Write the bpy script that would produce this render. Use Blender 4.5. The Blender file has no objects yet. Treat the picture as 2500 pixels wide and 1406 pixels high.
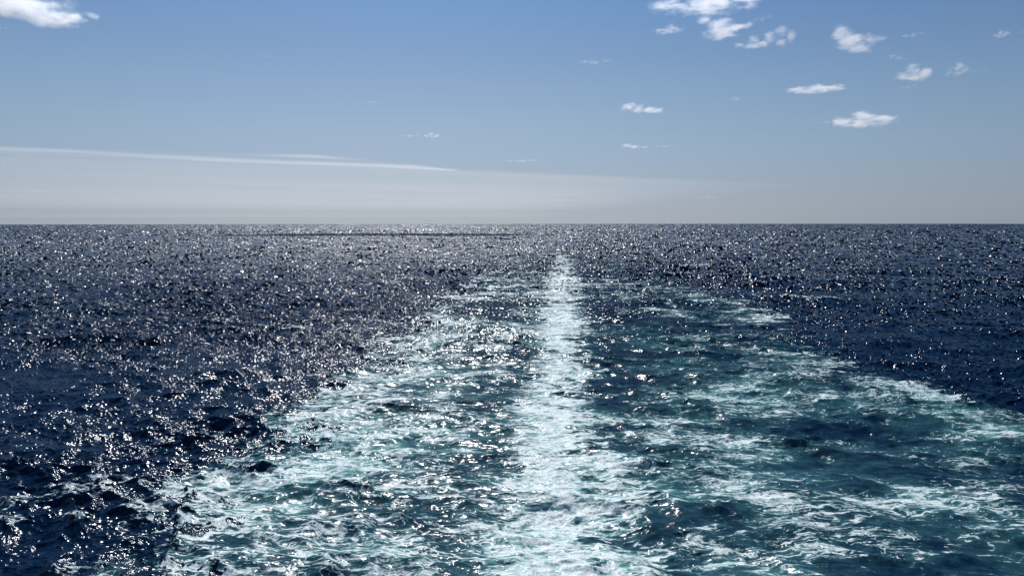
import bpy, math, random
import numpy as np
from mathutils import Vector

# ------------------------------------------------------------------ camera, sky, sun, exposure
H = 20.0                      # eye height above the sea, metres
FPX = 1805.0                  # focal length in pixels of a 2500 px wide frame
PITCH = math.atan(161.0 / FPX)
SUN_EL, SUN_AZ = math.radians(42), math.radians(-9)   # azimuth from +Y, positive to the right

scene = bpy.context.scene
cam_data = bpy.data.cameras.new("camera")
cam = bpy.data.objects.new("camera", cam_data)
scene.collection.objects.link(cam)
scene.camera = cam
cam_data.sensor_width = 36
cam_data.lens = 36 * FPX / 2500
cam_data.clip_start = 0.5
cam_data.clip_end = 600000
cam.location = (0, 0, H)
cam.rotation_mode = 'XYZ'
cam.rotation_euler = (math.pi / 2 - PITCH, math.radians(0.04), 0)

world = bpy.data.worlds.new("World")
scene.world = world
world.use_nodes = True
wn, wl = world.node_tree.nodes, world.node_tree.links
bg = wn["Background"]
sky = wn.new("ShaderNodeTexSky")
sky.sky_type = 'NISHITA'
sky.sun_disc = False
sky.sun_elevation = SUN_EL
sky.sun_rotation = SUN_AZ
sky.altitude = 20
sky.air_density = 1.0
sky.dust_density = 0.4
sky.ozone_density = 1.5
tint = wn.new("ShaderNodeMix"); tint.data_type = 'RGBA'; tint.blend_type = 'MULTIPLY'
tint.inputs[0].default_value = 1.0
wl.new(sky.outputs[0], tint.inputs[6])
# multiple scattering the single-scattering sky lacks: the low air is greyer and bluer than it computes
SKYC = [(0.000, (0.409, 0.566, 1.000)), (0.012, (0.405, 0.524, 0.894)), (0.033, (0.424, 0.496, 0.772)), (0.059, (0.468, 0.521, 0.712)), (0.090, (0.523, 0.568, 0.718)), (0.126, (0.563, 0.612, 0.717)), (0.175, (0.561, 0.633, 0.737)), (0.223, (0.519, 0.622, 0.746)), (0.269, (0.472, 0.634, 0.808))]  #SKYC
wtc = wn.new("ShaderNodeTexCoord"); wsep = wn.new("ShaderNodeSeparateXYZ")
wl.new(wtc.outputs["Generated"], wsep.inputs[0])
wmr = wn.new("ShaderNodeMapRange"); wmr.inputs[1].default_value = 0.0; wmr.inputs[2].default_value = 1.0
wl.new(wsep.outputs[2], wmr.inputs[0])
wcr = wn.new("ShaderNodeValToRGB"); wl.new(wmr.outputs[0], wcr.inputs[0])
els = wcr.color_ramp.elements
SKYC += [(0.45, (.37, .52, .70)), (0.7, (.27, .40, .58)), (1.0, (.25, .37, .55))]   # deeper blue overhead
els[0].position = 0.0; els[1].position = 1.0
for z_, c_ in SKYC[1:-1]: els.new(z_)
for e_ in range(len(els)):
    z_ = els[e_].position
    els[e_].color = (*min(SKYC, key=lambda k_: abs(k_[0] - z_))[1], 1)
wl.new(wcr.outputs[0], tint.inputs[7])
wl.new(tint.outputs[2], bg.inputs[0])
bg.inputs[1].default_value = 0.083

sun_data = bpy.data.lights.new("sun", 'SUN')
sun_data.energy = 4.2
sun_data.angle = math.radians(0.5)
sun_data.color = (1.0, 0.993, 0.98)
sun = bpy.data.objects.new("sun", sun_data)
scene.collection.objects.link(sun)
SUN_DIR = Vector((math.sin(SUN_AZ) * math.cos(SUN_EL), math.cos(SUN_AZ) * math.cos(SUN_EL), math.sin(SUN_EL)))
sun.rotation_euler = SUN_DIR.to_track_quat('Z', 'Y').to_euler()
sun.location = (0, 0, 200)

scene.view_settings.view_transform = 'Standard'
scene.view_settings.look = 'None'
scene.view_settings.exposure = 0.0
scene.view_settings.gamma = 1.0
scene.render.engine = 'CYCLES'
cy = scene.cycles
cy.use_denoising = True
cy.use_adaptive_sampling = False
cy.max_bounces = 10
cy.diffuse_bounces = 1
cy.glossy_bounces = 2
cy.transmission_bounces = 1
cy.volume_bounces = 8
cy.transparent_max_bounces = 16
cy.sample_clamp_indirect = 6.0
cy.caustics_reflective = False
cy.caustics_refractive = False
cy.volume_max_steps = 256

# ------------------------------------------------------------------ the sea surface
rng = np.random.default_rng(11)
f32 = np.float32

def band_tile(lam, n=512, spread=2.0, mean_dir=1.35, iso=0.15):
    """one octave of sea waves on a periodic tile: slopes, height and choppy shift, unit rms slope"""
    L = 32.0 * lam
    k1 = np.fft.fftfreq(n, L / n) * 2 * np.pi
    kx, ky = np.meshgrid(k1, k1, indexing='ij')
    k = np.hypot(kx, ky); k[0, 0] = 1e-9
    k0 = 2 * np.pi / lam
    amp = np.exp(-(np.log(k / k0) / 0.42) ** 2) / k ** 1.5
    c = np.cos(np.arctan2(ky, kx) - mean_dir)
    amp *= iso + np.abs(c) ** spread
    amp[0, 0] = 0
    spec = amp * (rng.standard_normal((n, n)) + 1j * rng.standard_normal((n, n)))
    h = np.fft.ifft2(spec)
    sx = np.fft.ifft2(1j * kx * spec); sy = np.fft.ifft2(1j * ky * spec)
    dx = np.fft.ifft2(-1j * kx / k * spec); dy = np.fft.ifft2(-1j * ky / k * spec)
    s = np.sqrt((sx.real ** 2 + sy.real ** 2).mean())
    return L, [(a.real / s).astype(f32) for a in (h, sx, sy, dx, dy)]

def sample(tile, L, x, y):
    n = tile.shape[0]
    u = (x / L * n) % n; v = (y / L * n) % n
    i = u.astype(np.int32); j = v.astype(np.int32)
    fu = (u - i).astype(f32); fv = (v - j).astype(f32)
    i %= n; j %= n; i2 = (i + 1) % n; j2 = (j + 1) % n
    return ((tile[i, j] * (1 - fu) + tile[i2, j] * fu) * (1 - fv)
            + (tile[i, j2] * (1 - fu) + tile[i2, j2] * fu) * fv)

def cloud_tile(n=1024, power=1.6, kmin=3):
    k1 = np.fft.fftfreq(n, 1.0 / n)
    kx, ky = np.meshgrid(k1, k1, indexing='ij')
    k = np.hypot(kx, ky); k[0, 0] = 1e9
    amp = k ** -power * (k > kmin)
    t = np.fft.ifft2(amp * (rng.standard_normal((n, n)) + 1j * rng.standard_normal((n, n)))).real
    return (t / t.std()).astype(f32)

def sstep(a, b, x):
    t = np.clip((x - a) / (b - a), 0, 1)
    return t * t * (3 - 2 * t)

# grid: rows on rings round the ship's stern, columns by bearing; fine where the wake runs
STEP = 0.03
dep = np.concatenate([np.linspace(80, 36, 20), np.arange(34, 27.5, -0.15), np.arange(27.4, 0.5, -STEP)])
rr = H / np.tan(np.radians(dep))
rr = np.concatenate([[0.4], rr, np.geomspace(rr[-1] * 1.03, 30000, 120)])
az = np.concatenate([np.arange(-48, -38.01, 0.05), np.arange(-38, 38.0001, STEP), np.arange(38.05, 48, 0.05), np.linspace(48.5, 311.5, 260)])
R_, A_ = np.meshgrid(np.radians(az), rr, indexing='xy')
R_, A_ = A_, R_
X = R_ * np.sin(A_); Y = R_ * np.cos(A_)
dr = np.gradient(rr)[:, None] * np.ones_like(X)
da = (np.gradient(np.radians(az)))[None, :] * R_
space = np.maximum(dr, np.abs(da)).astype(f32)

# layout of the wake in world metres: left edge, right edge and middle of the churned strip by distance
px = lambda u, d: (u - 1250) / FPX * (d * math.cos(PITCH) + H * math.sin(PITCH))
def dist_of(v):
    a = math.atan((v - 703) / FPX) + PITCH
    return H / math.tan(a)
def track(pts):
    pts = sorted((dist_of(v), px(u, dist_of(v))) for u, v in pts)
    return np.array([p[0] for p in pts]), np.array([p[1] for p in pts])
left_t = track([(330, 1500), (430, 1406), (560, 1345), (590, 1290), (400, 1235), (420, 1185), (540, 1110),
                (590, 1030), (640, 985), (800, 945), (870, 905), (930, 860), (1000, 800), (1090, 730), (1180, 670), (1270, 632), (1335, 604)])
right_t = track([(3700, 1500), (3500, 1406), (3000, 1150), (2700, 1020), (2480, 1008), (2290, 990), (2310, 965), (2130, 905), (2000, 860),
                 (1930, 800), (1780, 730), (1600, 670), (1450, 632), (1375, 604)])
mid_t = track([(1360, 1500), (1365, 1300), (1355, 1150), (1350, 1000), (1370, 900), (1380, 850), (1360, 770), (1368, 700), (1375, 650), (1368, 625), (1350, 604)])

n1 = cloud_tile(); n2 = cloud_tile(power=1.3); n3 = cloud_tile(power=1.2)
W1 = sample(n1, 260.0, X, Y * 0.6)
W2 = sample(n2, 130.0, X * 0.8 + 7, Y * 1.1 + 3)
W3 = sample(n3, 45.0, X + 5, Y * 1.2)
W4 = sample(n3, 34.0, X * 0.22 + 2, Y * 0.9)          # streaks lying across the wake
xl = np.interp(Y, *left_t) + 2.0 * W1 + 3.2 * W2 + 2.3 * W3
xr = np.interp(Y, *right_t) + 2.2 * W2 + 1.2 * W1 + 1.7 * W3
xm = np.interp(Y, *mid_t) + 0.8 * W2 + 0.5 * W3 + 1.0 * W4
far_fade = 1 - sstep(430, 575, Y)
inside = sstep(-1.2, 1.2, X - xl) * sstep(-1.5, 1.5, xr - X) * far_fade * (Y > 0)
slick = sstep(-4, 3.5, X - xl) * sstep(-4, 4, xr - X) * far_fade * (Y > 0) * (1 - 0.45 * sstep(90, 420, Y))

def blob(u, v, ru, rv):
    d = dist_of(v); x0 = px(u, d); sx = px(u + ru, d) - x0
    sy = (dist_of(v - rv) - dist_of(v + rv)) / 2
    return np.exp(-((X - x0) / sx) ** 2 - ((Y - d) / sy) ** 2)

cov = 0.325 * (1 - 0.12 * sstep(150, 400, Y))
side_l = sstep(-3, 3, xm - 7 - X)
cov += 0.17 * side_l * (1 - 0.8 * sstep(130, 330, Y))
edge_l = np.exp(-((X - xl - 3.0) / 3.2) ** 2)
cov += (0.08 + 0.08 * sstep(90, 160, Y)) * edge_l
edge_r = np.exp(-((xr - X - 3) / 3.5) ** 2)
cov += 0.10 * edge_r * (Y < 160)
mw = (3.3 + 0.005 * Y) * (1 - 0.45 * sstep(230, 500, Y))
cov += 0.56 * np.exp(-np.abs((X - xm) / mw) ** 2.0) * (1 - 0.15 * sstep(140, 320, Y)) * (1 - sstep(400, 570, Y))
cov += 0.08 * np.exp(-((X - xm) / (mw * 2.2)) ** 2) * (1 - sstep(60, 110, Y))
for u, v, ru, rv, a in [
        (1640, 1040, 110, 35, .22), (1750, 1120, 150, 40, .16), (1880, 1210, 160, 40, .2), (1960, 1290, 160, 40, .24), (1900, 1370, 200, 40, .18),
        (1760, 960, 120, 30, .14), (2200, 955, 110, 28, .30), (2440, 1060, 90, 30, .24), (1560, 1230, 160, 50, .04),
        (2120, 1140, 170, 45, -.13), (2150, 1050, 150, 30, -.04), (1560, 880, 130, 60, -.12), (1500, 960, 80, 40, -.12), (1490, 760, 60, 60, -.10),
        (2300, 1340, 150, 50, -.03), (2380, 1240, 200, 60, .15), (2150, 1240, 200, 35, .10), (1640, 1180, 140, 30, .07), (1560, 1330, 140, 50, .08), (900, 1190, 240, 50, .07), (620, 1180, 130, 40, .08), (2300, 1100, 200, 30, .08), (1230, 720, 60, 70, -.12), (1180, 850, 90, 50, -.10), (1620, 1120, 90, 30, -.08), (1700, 1270, 120, 30, -.12),
        (1190, 1020, 60, 80, -.10), (1900, 1080, 60, 25, .10), (1960, 880, 90, 20, .12), (880, 950, 90, 40, .14), (1060, 1260, 260, 90, .08),
        (640, 1010, 60, 25, .1), (1780, 850, 70, 30, .06), (2350, 1170, 160, 25, .06), (1000, 1350, 300, 60, .08)]:
    cov += a * blob(u, v, ru, rv)
cov += 0.045 * W2 + 0.035 * W3 + 0.03 * W1 + 0.06 * W4
cov += 0.13 * sample(n3, 130.0, X * 0.12, Y * 0.55) * sstep(80, 190, Y)
cov = np.clip(cov, 0, 1.1) * inside * (1 - 0.2 * sstep(240, 520, Y))
teal = 0.35 * np.exp(-((X - xm) / (mw * 1.3)) ** 2) * (1 - sstep(80, 260, Y)) + np.clip(0.22 + 0.12 * side_l + 0.15 * (1 - sstep(60, 120, Y)) + 1.0 * (cov - 0.35) + 0.14 * W2 + 0.08 * W1, 0.05, 1.2) * sstep(-4, 4, X - xl) * sstep(-5, 5, xr - X) * (1 - sstep(100, 330, Y) * 0.75) * far_fade * (Y > 0)

# waves
Z = np.zeros(X.shape, f32); DX = Z.copy(); DY = Z.copy(); SX = Z.copy(); SY = Z.copy()
calm = (1 - 0.8 * slick).astype(f32)
churn = (1 - 0.28 * inside).astype(f32)
bands = [(64, .020), (34, .042), (18, .064), (9.5, .078), (5.2, .125), (2.8, .15), (1.5, .165), (0.8, .17), (0.42, .15), (0.22, .15), (0.12, .15)]
far_w = sstep(50, 160, R_).astype(f32)      # the finest ripples: carried by the mesh far off, by the material near by
gust = np.clip(1 + 0.16 * sample(n2, 900.0, X, Y * 0.8) + 0.20 * sample(n3, 230.0, X * .7, Y), .4, 1.9).astype(f32)
for b, (lam, s) in enumerate(bands):
    L, (h, sx, sy, dx, dy) = band_tile(lam, spread=3.0 if lam > 6 else 1.6, mean_dir=1.25 + 0.15 * math.sin(b * 2.1), iso=0.12 if lam > 6 else 0.3)
    rot = 0.37 * math.sin(b * 1.7)
    c_, s_ = math.cos(rot), math.sin(rot)
    u = X * c_ - Y * s_ + 13.7 * b; v = X * s_ + Y * c_ + 5.1 * b
    amp = (s * gust * (churn if 1.2 < lam < 12 else (calm if lam <= 1.2 else 1))).astype(f32)
    g = sstep(1.6, 3.2, lam / space).astype(f32)
    if lam < .3: amp = amp * far_w
    amp_s = amp * (1 + 0.95 * far_w)
    hh = sample(h, L, u, v); a = sample(sx, L, u, v); d = sample(sy, L, u, v)
    Z += amp * g * hh
    px_, py_ = sample(dx, L, u, v), sample(dy, L, u, v)
    chop = 1.0 * g * amp
    DX += chop * (px_ * c_ + py_ * s_); DY += chop * (-px_ * s_ + py_ * c_)
    SX += (1 - g) * amp_s * (a * c_ + d * s_); SY += (1 - g) * amp_s * (-a * s_ + d * c_)
    if b == 4: Zbig = Z.copy()

# seen far off, the facets of one crest lie side by side across the wind
nf = int((az < 48.2).sum())
for S_ in (SX, SY):
    F_ = S_[:, :nf]
    K_ = (F_ * 2 + 1.3 * (np.roll(F_, 1, 1) + np.roll(F_, -1, 1)) + 0.3 * (np.roll(F_, 2, 1) + np.roll(F_, -2, 1))) / 2.75
    w_ = sstep(60, 200, R_[:, :nf]).astype(f32)
    S_[:, :nf] = F_ * (1 - w_) + K_ * w_

# scattered whitecaps on the highest open crests
crest = sample(n2, 70.0, X * 0.5 + 3, Y + 9)
caps = sstep(2.8, 3.7, Zbig / Zbig[:, 400:1400].std() + 0.8 * crest) * (1 - inside) * sstep(20, 40, Y)
cov = np.maximum(cov, caps * 0.62)

fade = 1 - sstep(2500, 9000, R_)
Zc = Z * fade - R_ ** 2 / (2 * 6371000.0)
co = np.empty((X.size, 3), f32)
co[:, 0] = (X - DX * fade * 1).ravel(); co[:, 1] = (Y - DY * fade * 1).ravel(); co[:, 2] = Zc.ravel()
nr, nc = X.shape
i = np.arange(nr - 1)[:, None] * nc; j = np.arange(nc)[None, :]; j2 = (j + 1) % nc
quads = np.stack([i + j, i + j2, i + nc + j2, i + nc + j], -1).reshape(-1, 4)[:, ::-1]
me = bpy.data.meshes.new("water")
me.vertices.add(len(co)); me.vertices.foreach_set("co", co.ravel())
me.loops.add(quads.size); me.loops.foreach_set("vertex_index", quads.ravel().astype(np.int32))
me.polygons.add(len(quads))
me.polygons.foreach_set("loop_start", np.arange(0, quads.size, 4, dtype=np.int32))
me.polygons.foreach_set("use_smooth", np.ones(len(quads), bool))
me.update(calc_edges=True)
for name, arr in (("foam", cov), ("aerated", teal), ("calm", slick)):
    at = me.attributes.new(name, 'FLOAT', 'POINT'); at.data.foreach_set("value", arr.astype(f32).ravel())
at = me.attributes.new("ripple_slope", 'FLOAT_VECTOR', 'POINT')
sl = np.zeros((X.size, 3), f32); sl[:, 0] = -SX.ravel(); sl[:, 1] = -SY.ravel()
at.data.foreach_set("vector", sl.ravel())
water = bpy.data.objects.new("water", me)
scene.collection.objects.link(water)
water["label"] = "dark blue open sea with a broad foaming ship wake and sun glitter"
water["kind"] = "structure"

# ---- node helper
class NT:
    def __init__(s, tree): s.t = tree; s.n = tree.nodes; s.l = tree.links
    def put(s, sock, v):
        if hasattr(v, 'links') or isinstance(v, bpy.types.NodeSocket): s.l.new(v, sock)
        else: sock.default_value = v
    def math(s, op, a, b=0.0, c=None, clamp=False):
        n = s.n.new("ShaderNodeMath"); n.operation = op; n.use_clamp = clamp
        s.put(n.inputs[0], a); s.put(n.inputs[1], b)
        if c is not None: s.put(n.inputs[2], c)
        return n.outputs[0]
    def vec(s, op, a, b=None, scale=None):
        n = s.n.new("ShaderNodeVectorMath"); n.operation = op
        s.put(n.inputs[0], a)
        if b is not None: s.put(n.inputs[1], b)
        if scale is not None: s.put(n.inputs[3], scale)
        return n.outputs[1] if op == 'LENGTH' else n.outputs[0]
    def noise(s, v, scale, detail=2, rough=.5, dist=0.0, color=False):
        n = s.n.new("ShaderNodeTexNoise")
        s.put(n.inputs["Vector"], v); n.inputs["Scale"].default_value = scale
        n.inputs["Detail"].default_value = detail; n.inputs["Roughness"].default_value = rough
        n.inputs["Distortion"].default_value = dist
        return n.outputs["Color" if color else "Fac"]
    def mapr(s, v, a, b, c=0.0, d=1.0, smooth=True):
        n = s.n.new("ShaderNodeMapRange"); n.interpolation_type = 'SMOOTHSTEP' if smooth else 'LINEAR'
        s.put(n.inputs[0], v); s.put(n.inputs[1], a); s.put(n.inputs[2], b); s.put(n.inputs[3], c); s.put(n.inputs[4], d)
        return n.outputs[0]
    def mixc(s, f, a, b):
        n = s.n.new("ShaderNodeMix"); n.data_type = 'RGBA'
        s.put(n.inputs[0], f); s.put(n.inputs[6], a); s.put(n.inputs[7], b)
        return n.outputs[2]
    def attr(s, name, vec=False):
        n = s.n.new("ShaderNodeAttribute"); n.attribute_name = name
        return n.outputs["Vector" if vec else "Fac"]

mat = bpy.data.materials.new("sea_water"); mat.use_nodes = True
q = NT(mat.node_tree); q.n.clear()
geo = q.n.new("ShaderNodeNewGeometry")
P, Nn = geo.outputs["Position"], geo.outputs["Normal"]
foam_a, teal_a, calm_a = q.attr("foam"), q.attr("aerated"), q.attr("calm")
# ripples finer than the mesh: a slope field, added to the normal
rip = q.vec('SUBTRACT', q.noise(q.vec('MULTIPLY', P, (.6, 1.15, 1)), 5.0, 3, .62, color=True), (.5, .5, .5))
rip = q.vec('MULTIPLY', rip, (1, 1, 0))
rip_amp = q.math('MULTIPLY', q.mapr(calm_a, 0, 1, 1.5, 0.5), q.mapr(q.noise(P, .16, 3, .6), .36, .64, .45, 1.6))
near = q.mapr(q.vec('LENGTH', P), 60, 220, 1, .12)
rip = q.vec('SCALE', rip, scale=q.math('MULTIPLY', rip_amp, near))
slope = q.vec('ADD', q.attr("ripple_slope", True), rip)
Nw = q.vec('NORMALIZE', q.vec('ADD', Nn, slope))
# foam: broken lace of warped ridges, denser where coverage is high
warp = q.vec('SUBTRACT', q.noise(P, 0.35, 3, .55, color=True), (.5, .5, .5))
Pw = q.vec('ADD', P, q.vec('MULTIPLY', warp, (3.5, 2.6, 0)))
Ps = q.vec('MULTIPLY', Pw, (0.30, 1.05, 1))
def ridge(scale, detail, rough, k):
    n = q.noise(Ps, scale, detail, rough, 0.3)
    return q.math('SUBTRACT', 1.0, q.math('MULTIPLY', q.math('ABSOLUTE', q.math('SUBTRACT', n, .5)), k))
r1 = ridge(0.44, 3, .5, 8)
r2 = ridge(1.05, 3, .5, 7.5)
r3 = ridge(2.5, 3, .5, 7)
fine = q.noise(q.vec('MULTIPLY', Pw, (.6, 1, 1)), 3.2, 3, .6)
patch = q.noise(Pw, .28, 3, .6)
pat = q.math('MAXIMUM', q.math('MULTIPLY', r1, .90), q.math('MULTIPLY', r2, .88))
pat = q.math('MAXIMUM', pat, q.math('MULTIPLY', r3, .82))
pat = q.math('ADD', pat, q.math('MULTIPLY', q.math('SUBTRACT', patch, .5), .7))
pat = q.math('ADD', pat, q.math('MULTIPLY', q.math('SUBTRACT', fine, .5), .65))
thr = q.mapr(foam_a, 0, 1, 1.19, 0.32, smooth=False)
lo = q.math('SUBTRACT', thr, .05); hi = q.math('ADD', thr, .10)
foam = q.mapr(pat, lo, hi, 0, 1)
foam = q.math('MULTIPLY', foam, q.mapr(foam_a, 0.02, 0.15, 0, 1))
foam = q.math('MULTIPLY', foam, q.mapr(q.noise(q.vec('MULTIPLY', Pw, (.7, 1, 1)), 2.6, 4, .7), .34, .58, .45, .95))
# submerged bubbles tint the water round the foam
sub = q.math('ADD', teal_a, q.math('MULTIPLY', q.mapr(pat, q.math('SUBTRACT', thr, .35), thr, 0, 1), q.math('MULTIPLY', foam_a, .55)))
col = q.mixc(q.mapr(sub, 0, 1, 0, 1, smooth=False), (.0010, .0140, .043, 1), (.042, .138, .160, 1))
col = q.mixc(q.mapr(sub, .72, 1.45, 0, .8), col, (.20, .43, .42, 1))
# rough sea: its mean reflectance towards the horizon stays well under that of a mirror
body = q.n.new("ShaderNodeBsdfDiffuse"); q.put(body.inputs["Color"], col); q.put(body.inputs["Normal"], Nw)
wat = q.n.new("ShaderNodeBsdfPrincipled"); q.put(wat.inputs["Base Color"], col); wat.inputs["IOR"].default_value = 1.5
frs = q.n.new("ShaderNodeFresnel"); frs.inputs["IOR"].default_value = 1.333; q.put(frs.inputs["Normal"], Nw)
refl = q.math('DIVIDE', 1.0, q.math('ADD', 1.0, q.math('MULTIPLY', frs.outputs[0], q.mapr(calm_a, 0, 1, q.mapr(q.vec('LENGTH', P), 60, 600, 2.1, 1.0), 3.8))))
refl = q.math('MULTIPLY', refl, q.mapr(calm_a, 0, 1, 1.0, .8))
q.put(wat.inputs["Roughness"], q.math('MAXIMUM', q.mapr(calm_a, 0, 1, .16, .19), q.mapr(q.vec('LENGTH', P), 60, 500, .13, .27)))
q.put(wat.inputs["Normal"], Nw)
fo = q.n.new("ShaderNodeBsdfPrincipled")
q.put(fo.inputs["Base Color"], q.mixc(q.mapr(foam, .25, .9, 0, 1), (.34, .56, .56, 1), (.80, .87, .87, 1)))
fo.inputs["Roughness"].default_value = 0.6
fo.inputs["Specular IOR Level"].default_value = 0.2
frip = q.vec('MULTIPLY', q.vec('SUBTRACT', q.noise(P, 7.0, 3, .65, color=True), (.5, .5, .5)), (1.3, 1.3, 0))
q.put(fo.inputs["Normal"], q.vec('NORMALIZE', q.vec('ADD', q.vec('ADD', Nn, q.attr("ripple_slope", True)), frip)))
wmx = q.n.new("ShaderNodeMixShader"); q.put(wmx.inputs[0], refl); q.l.new(body.outputs[0], wmx.inputs[1]); q.l.new(wat.outputs[0], wmx.inputs[2])
mx = q.n.new("ShaderNodeMixShader")
q.put(mx.inputs[0], foam); q.l.new(wmx.outputs[0], mx.inputs[1]); q.l.new(fo.outputs[0], mx.inputs[2])
out = q.n.new("ShaderNodeOutputMaterial"); q.l.new(mx.outputs[0], out.inputs[0])
me.materials.append(mat)

# ------------------------------------------------------------------ clouds
def ray(u, v):
    a, b = (u - 1250) / FPX, (703 - v) / FPX
    c, s = math.cos(PITCH), math.sin(PITCH)
    return Vector((a, c + b * s, b * c - s))

SHAPES = {
    'heap':   [(-.45, -.35, .5, .5), (0, .15, .48, .75), (.42, -.25, .5, .55), (0, -.45, .95, .45)],
    'long':   [(-.45, -.2, .55, .55), (.05, .1, .5, .8), (.5, -.15, .5, .5), (0, -.25, 1, .4)],
    'anvil':  [(-.5, .35, .45, .6), (-.2, -.1, .6, .65), (.35, -.3, .62, .5), (-.1, -.45, .8, .45)],
    'wedge':  [(-.55, .1, .42, .7), (-.15, 0, .55, .65), (.4, -.3, .6, .38)],
    'ring':   [(-.45, -.1, .42, .75), (.1, .35, .5, .55), (.55, -.1, .42, .7), (.05, -.5, .5, .42)],
    'wisp':   [(-.55, -.1, .45, .4), (0, 0, .55, .7), (.5, .1, .5, .4)],
    'tail':   [(-.5, 0, .55, .95), (-.05, -.15, .5, .6), (.5, -.35, .5, .28)],
}

def cloud(name, label, u, v, w, h, shape, dens, seed, group, cat="cloud", base=900.0, depth=.8, dist=None, erode=.85, edge=3.2, tilt=0.0, detail=5, nscale=1.6, aniso=.55, steps=.6):
    puffs = SHAPES[shape] if isinstance(shape, str) else shape
    d = ray(u, v)
    t = (dist if dist else (base - H) / d.z)
    c = Vector((0, 0, H)) + d * t
    m = t / FPX
    sx, sz = w * .5 * m, h * .5 * m
    sy = sx * depth
    bpy_me = bpy.data.meshes.new(name)
    import bmesh
    bm = bmesh.new(); bmesh.ops.create_icosphere(bm, subdivisions=4, radius=1)
    pf = [(Vector((a, (0.12 if k % 2 else -.12), b)), Vector((r, min(1, .55 + r * .45), s))) for k, (a, b, r, s) in enumerate(puffs)]
    for vt in bm.verts:
        dd = vt.co.normalized(); best = 0.12
        for cc, r in pf:
            A = Vector((dd.x / r.x, dd.y / r.y, dd.z / r.z)); B = Vector((cc.x / r.x, cc.y / r.y, cc.z / r.z))
            qa, qb, qc = A.dot(A), A.dot(B), B.dot(B) - 1
            disc = qb * qb - qa * qc
            if disc > 0: best = max(best, (qb + math.sqrt(disc)) / qa)
        vt.co = dd * best * 1.18
    bm.to_mesh(bpy_me); bm.free()
    o = bpy.data.objects.new(name, bpy_me); scene.collection.objects.link(o)
    o.location = c; o.scale = (sx, sy, sz)
    az_ = math.atan2(d.x, d.y)
    o.rotation_euler = (0, tilt, -az_)
    o["label"] = label; o["category"] = cat; o["group"] = group
    mt = bpy.data.materials.new("cloud_vapour"); mt.use_nodes = True
    k = NT(mt.node_tree); k.n.clear()
    tc = k.n.new("ShaderNodeTexCoord").outputs["Object"]
    iso = k.vec('MULTIPLY', tc, (sx / sz * .45, sy / sz * .45, 1))
    wob = k.vec('SUBTRACT', k.noise(k.vec('ADD', iso, (seed * 2.1, 0, 0)), 1.3, 4, .6, color=True), (.5, .5, .5))
    tcw = k.vec('ADD', tc, k.vec('MULTIPLY', wob, (min(.9, 1.5 * sz / sx * 2.0), .5, 1.5)))
    iso = k.vec('ADD', iso, (seed * 3.7, seed * 1.3, seed * 7.1))
    S = None
    for cc, r in pf:
        dq = k.vec('LENGTH', k.vec('DIVIDE', k.vec('SUBTRACT', tcw, tuple(cc)), tuple(r)))
        s1 = k.math('SUBTRACT', 1.0, dq)
        if S is None: S = s1
        else:
            n = k.n.new("ShaderNodeMath"); n.operation = 'SMOOTH_MAX'
            k.put(n.inputs[0], S); k.put(n.inputs[1], s1); n.inputs[2].default_value = .15; S = n.outputs[0]
    nz = k.noise(iso, nscale, detail, .62, .5)
    er = k.math('MULTIPLY', k.mapr(nz, .32, .68, 0, 1, smooth=False), erode)
    val = k.math('SUBTRACT', k.math('MULTIPLY', S, edge), er, clamp=True)
    val = k.math('MULTIPLY', k.math('MULTIPLY', val, val), dens / max(m, .01) )
    pv = k.n.new("ShaderNodeVolumePrincipled")
    pv.inputs["Color"].default_value = (.98, .985, 1, 1)
    pv.inputs["Anisotropy"].default_value = aniso
    k.put(pv.inputs["Density"], val)
    ou = k.n.new("ShaderNodeOutputMaterial"); k.l.new(pv.outputs[0], ou.inputs["Volume"])
    bpy_me.materials.append(mt)
    try: mt.cycles.volume_step_rate = steps
    except Exception: pass
    return o

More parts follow.
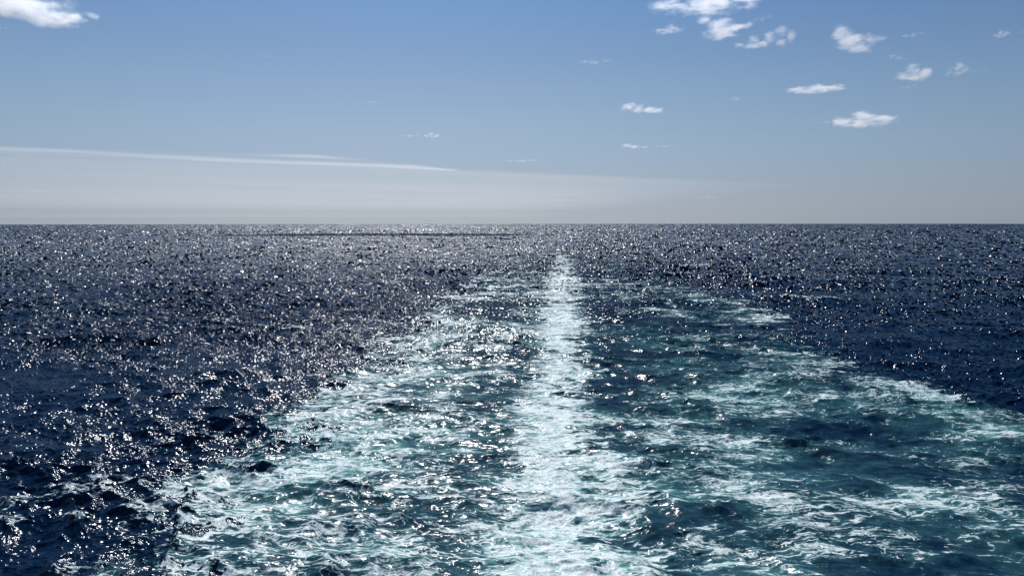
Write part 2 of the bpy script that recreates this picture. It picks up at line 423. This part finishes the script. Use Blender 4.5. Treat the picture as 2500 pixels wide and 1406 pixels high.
G1 = "small fair-weather clouds scattered over the sky"
G2 = "faint low clouds in the haze above the horizon"
G3 = "thin cloud veil low on the left"
D = .033
CL = [
 ("big bright white cloud cut off by the top left corner of the sky", 28, 8, 310, 104, [(-.4, .2, .7, .8), (.25, -.1, .6, .7), (0, -.2, 1, .6), (.6, -.3, .4, .4)], D, G1),
 ("ragged thin wisp trailing right from the big top left cloud", 185, 38, 110, 34, 'wisp', .012, G1),
 ("tiny faint streak below the big cloud at the left edge", 2, 68, 40, 18, 'wisp', .006, G1),
 ("long flat white cloud cut off by the top edge, right of centre", 1725, 6, 310, 46, 'long', D * .8, G1),
 ("bright ragged cloud just below the long cloud at the top edge", 1772, 60, 160, 66, 'anvil', D, G1),
 ("small white puff at the lower right of the bright ragged cloud", 1838, 102, 100, 42, 'heap', D * .8, G1),
 ("hazy curled ring-like cloud, rightmost of the upper cluster", 1903, 90, 84, 64, 'ring', .010, G1),
 ("faint wispy triangle of cloud left of the bright ragged cloud", 1633, 70, 84, 32, 'heap', .012, G1),
 ("faint small tuft above the hazy ring-like cloud", 1862, 46, 50, 28, 'wisp', .007, G1),
 ("compact bright white cloud with domed left shoulder, alone in upper right sky", 2100, 92, 146, 72, 'anvil', D, G1),
 ("thin faint streak right of the compact domed cloud", 2230, 87, 66, 18, 'wisp', .009, G1),
 ("small rounded puff near the top right corner", 2444, 82, 48, 30, 'heap', .035, G1),
 ("tiny faint scrap at the right edge beside the small rounded puff", 2494, 79, 30, 14, 'wisp', .01, G1),
 ("soft translucent peaked cloud in the right sky below the domed cloud", 2232, 176, 96, 50, 'heap', .02, G1),
 ("translucent knobbly cloud with a long right tail near the right edge", 2338, 170, 70, 48, 'heap', .014, G1),
 ("thin tail of vapour reaching to the right edge area from the knobbly cloud", 2380, 176, 60, 10, 'wisp', .006, G1),
 ("small slanting streak up and left of the translucent peaked cloud", 2195, 141, 56, 18, 'tail', .007, G1),
 ("tiny flat scrap of cloud under the translucent peaked cloud", 2218, 213, 44, 14, 'wisp', .009, G1),
 ("long thin flat-based cloud stretched across the middle right sky", 1990, 217, 156, 24, 'long', .024, G1),
 ("single tiny puff left of the long thin flat-based cloud", 1797, 241, 32, 13, 'heap', .014, G1),
 ("white wedge-shaped cloud tapering right, in mid sky right of centre", 1570, 264, 108, 38, 'wedge', D * 1.2, G1),
 ("widest bright heap with flat base, lowest of the right-hand clouds", 2108, 288, 170, 50, 'heap', D * 1.2, G1),
 ("faint streak trailing left from the widest bright heap", 2020, 299, 70, 10, 'wisp', .009, G1),
 ("low pale cloud with small left hump, left one of a pair under the wedge cloud", 1552, 357, 72, 16, 'tail', .022, G1),
 ("slim pale sliver, right one of a pair under the wedge cloud", 1622, 357, 50, 9, 'wisp', .018, G1),
 ("small pale smear beside the little hump in the centre left sky", 1000, 332, 58, 11, 'wisp', .013, G1),
 ("little pale hump with thin right tail in the centre left sky", 1054, 329, 50, 17, 'heap', .018, G1),
 ("very thin pale line of cloud near the centre above the haze", 1273, 393, 88, 9, 'wisp', .012, G1),
 ("barely visible thin streak high in the sky at centre right", 1452, 152, 92, 12, 'wisp', .006, G1),
 ("barely visible speck of cloud left of centre in the blue sky", 903, 250, 44, 10, 'wisp', .006, G1),
 ("short slanting wisp alone in the upper left sky", 650, 138, 34, 20, 'wisp', .005, G1),
 ("faint low smudge near the left edge under the long veil", 92, 466, 60, 12, 'wisp', .007, G2),
 ("faint low cloud in the haze near the picture's centre left", 1112, 488, 64, 9, 'wisp', .007, G2),
 ("tiny faint cloud just left of the low centre one", 1060, 485, 40, 7, 'wisp', .006, G2),
 ("faint low cloud in the haze above the wake's far end", 1372, 490, 80, 9, 'wisp', .006, G2),
 ("faint low cloud in the haze, rightmost above the horizon", 1728, 480, 60, 10, 'heap', .008, G2),
]
for i, (lab, u, v, w, h, shp, dn, grp) in enumerate(CL):
    if dn < .025: dn *= 1.8
    faint = dn < .036
    cloud("cloud", lab, u, v, w * 1.12, h * 1.15, shp, dn, i + 1, grp,
          erode=.95 if shp == 'ring' else (1.25 if faint else 1.15), edge=2.0 if faint else 2.1, tilt=math.radians(8) if 'slant' in lab else 0.0)

# thin high veil spreading low over the left of the sky, with a brighter streak along its near edge
def sheet(name, label, upper, lower, alt, thick, dens, group, aniso=.5, noisy=False):
    pts = [Vector((0, 0, H)) + ray(u, v) * ((alt - H) / ray(u, v).z) for u, v in upper + lower[::-1]]
    c = sum(pts, Vector()) / len(pts); c.z = alt
    n = len(pts)
    vs = [(p.x - c.x, p.y - c.y, 0) for p in pts] + [(p.x - c.x, p.y - c.y, thick) for p in pts]
    fs = [tuple(range(n)), tuple(range(2 * n - 1, n - 1, -1))] + [(i, i + n, (i + 1) % n + n, (i + 1) % n) for i in range(n)]
    m = bpy.data.meshes.new(name); m.from_pydata(vs, [], fs)
    import bmesh
    bm = bmesh.new(); bm.from_mesh(m); bmesh.ops.recalc_face_normals(bm, faces=bm.faces[:])
    bmesh.ops.triangulate(bm, faces=bm.faces[:]); bm.to_mesh(m); bm.free()
    o = bpy.data.objects.new(name, m); scene.collection.objects.link(o); o.location = c
    o["label"] = label; o["category"] = "cloud"; o["group"] = group
    mt = bpy.data.materials.new("veil_vapour"); mt.use_nodes = True
    k = NT(mt.node_tree); k.n.clear()
    pv = k.n.new("ShaderNodeVolumePrincipled")
    pv.inputs["Color"].default_value = (1, .975, .965, 1); pv.inputs["Anisotropy"].default_value = aniso
    pv.inputs["Density"].default_value = dens
    if noisy:
        pos = k.n.new("ShaderNodeNewGeometry").outputs["Position"]
        sep = k.n.new("ShaderNodeSeparateXYZ"); k.l.new(pos, sep.inputs[0])
        e = k.math('SUBTRACT', sep.outputs[1], k.math('MULTIPLY', sep.outputs[0], .62))
        along = k.n.new("ShaderNodeCombineXYZ"); k.l.new(sep.outputs[0], along.inputs[0]); k.l.new(e, along.inputs[1])
        if noisy == 'streak':
            nz = k.noise(k.vec('MULTIPLY', along.outputs[0], (1 / 15000, 1 / 1900, 0)), 1.0, 4, .6, .5)
            dn = k.mapr(nz, .40, .62, dens * .1, dens * 1.7)
            mt.cycles.volume_step_rate = .05
        else:
            nz = k.noise(k.vec('MULTIPLY', along.outputs[0], (1 / 30000, 1 / 9000, 0)), 1.0, 4, .55, .4)
            dn = k.mapr(nz, .3, .7, dens * .8, dens * 1.12)
            dn = k.math('MULTIPLY', dn, k.mapr(e, 35500, 43000, 0, 1))
            dn = k.math('MULTIPLY', dn, k.mapr(k.vec('LENGTH', pos), 45000, 190000, 1, .06))
            dn = k.math('MULTIPLY', dn, k.mapr(sep.outputs[0], -2000, 26000, 1, 0))
            mt.cycles.volume_step_rate = .03
        k.put(pv.inputs["Density"], dn)
    ou = k.n.new("ShaderNodeOutputMaterial"); k.l.new(pv.outputs[0], ou.inputs["Volume"])
    m.materials.append(mt)
    return o
sheet("cloud_veil", "broad thin pinkish grey veil of cloud filling the lower left sky down to the horizon",
      [(-900, 330), (0, 375), (300, 386), (600, 397), (900, 409), (1200, 421), (1600, 438), (2000, 455), (2250, 480)],
      [(-900, 530), (0, 530), (1000, 530), (1800, 530)], 2600, 150, 0.8e-4, G3, noisy='veil')
sheet("cloud_streak", "long narrow brighter streak of cloud along the upper edge of the left veil",
      [(-900, 330), (0, 362), (300, 370), (600, 381), (760, 382), (900, 394), (1120, 419)],
      [(-900, 352), (0, 379), (300, 388), (600, 400), (900, 409), (1100, 420)], 2600, 110, 2.1e-4, G3, noisy='streak')

# the cloud overhead (above the frame) whose shadow darkens a strip of sea near the horizon
def shadow_cloud():
    d0 = dist_of(573); x0 = px(930, d0)
    alt = 900.0; t = alt / SUN_DIR.z
    c = Vector((x0, d0, 0)) + SUN_DIR * t
    o = cloud("cloud", "broad cloud above the frame that shades a thin strip of sea near the horizon", 1250, 300, 100, 30, 'long', .25, 77, G1, dist=3000, erode=.5)
    o.location = c; o.scale = (270, 170, 50)
    return o
shadow_cloud()

# ------------------------------------------------------------------ object custom data done
print("verts", len(co))
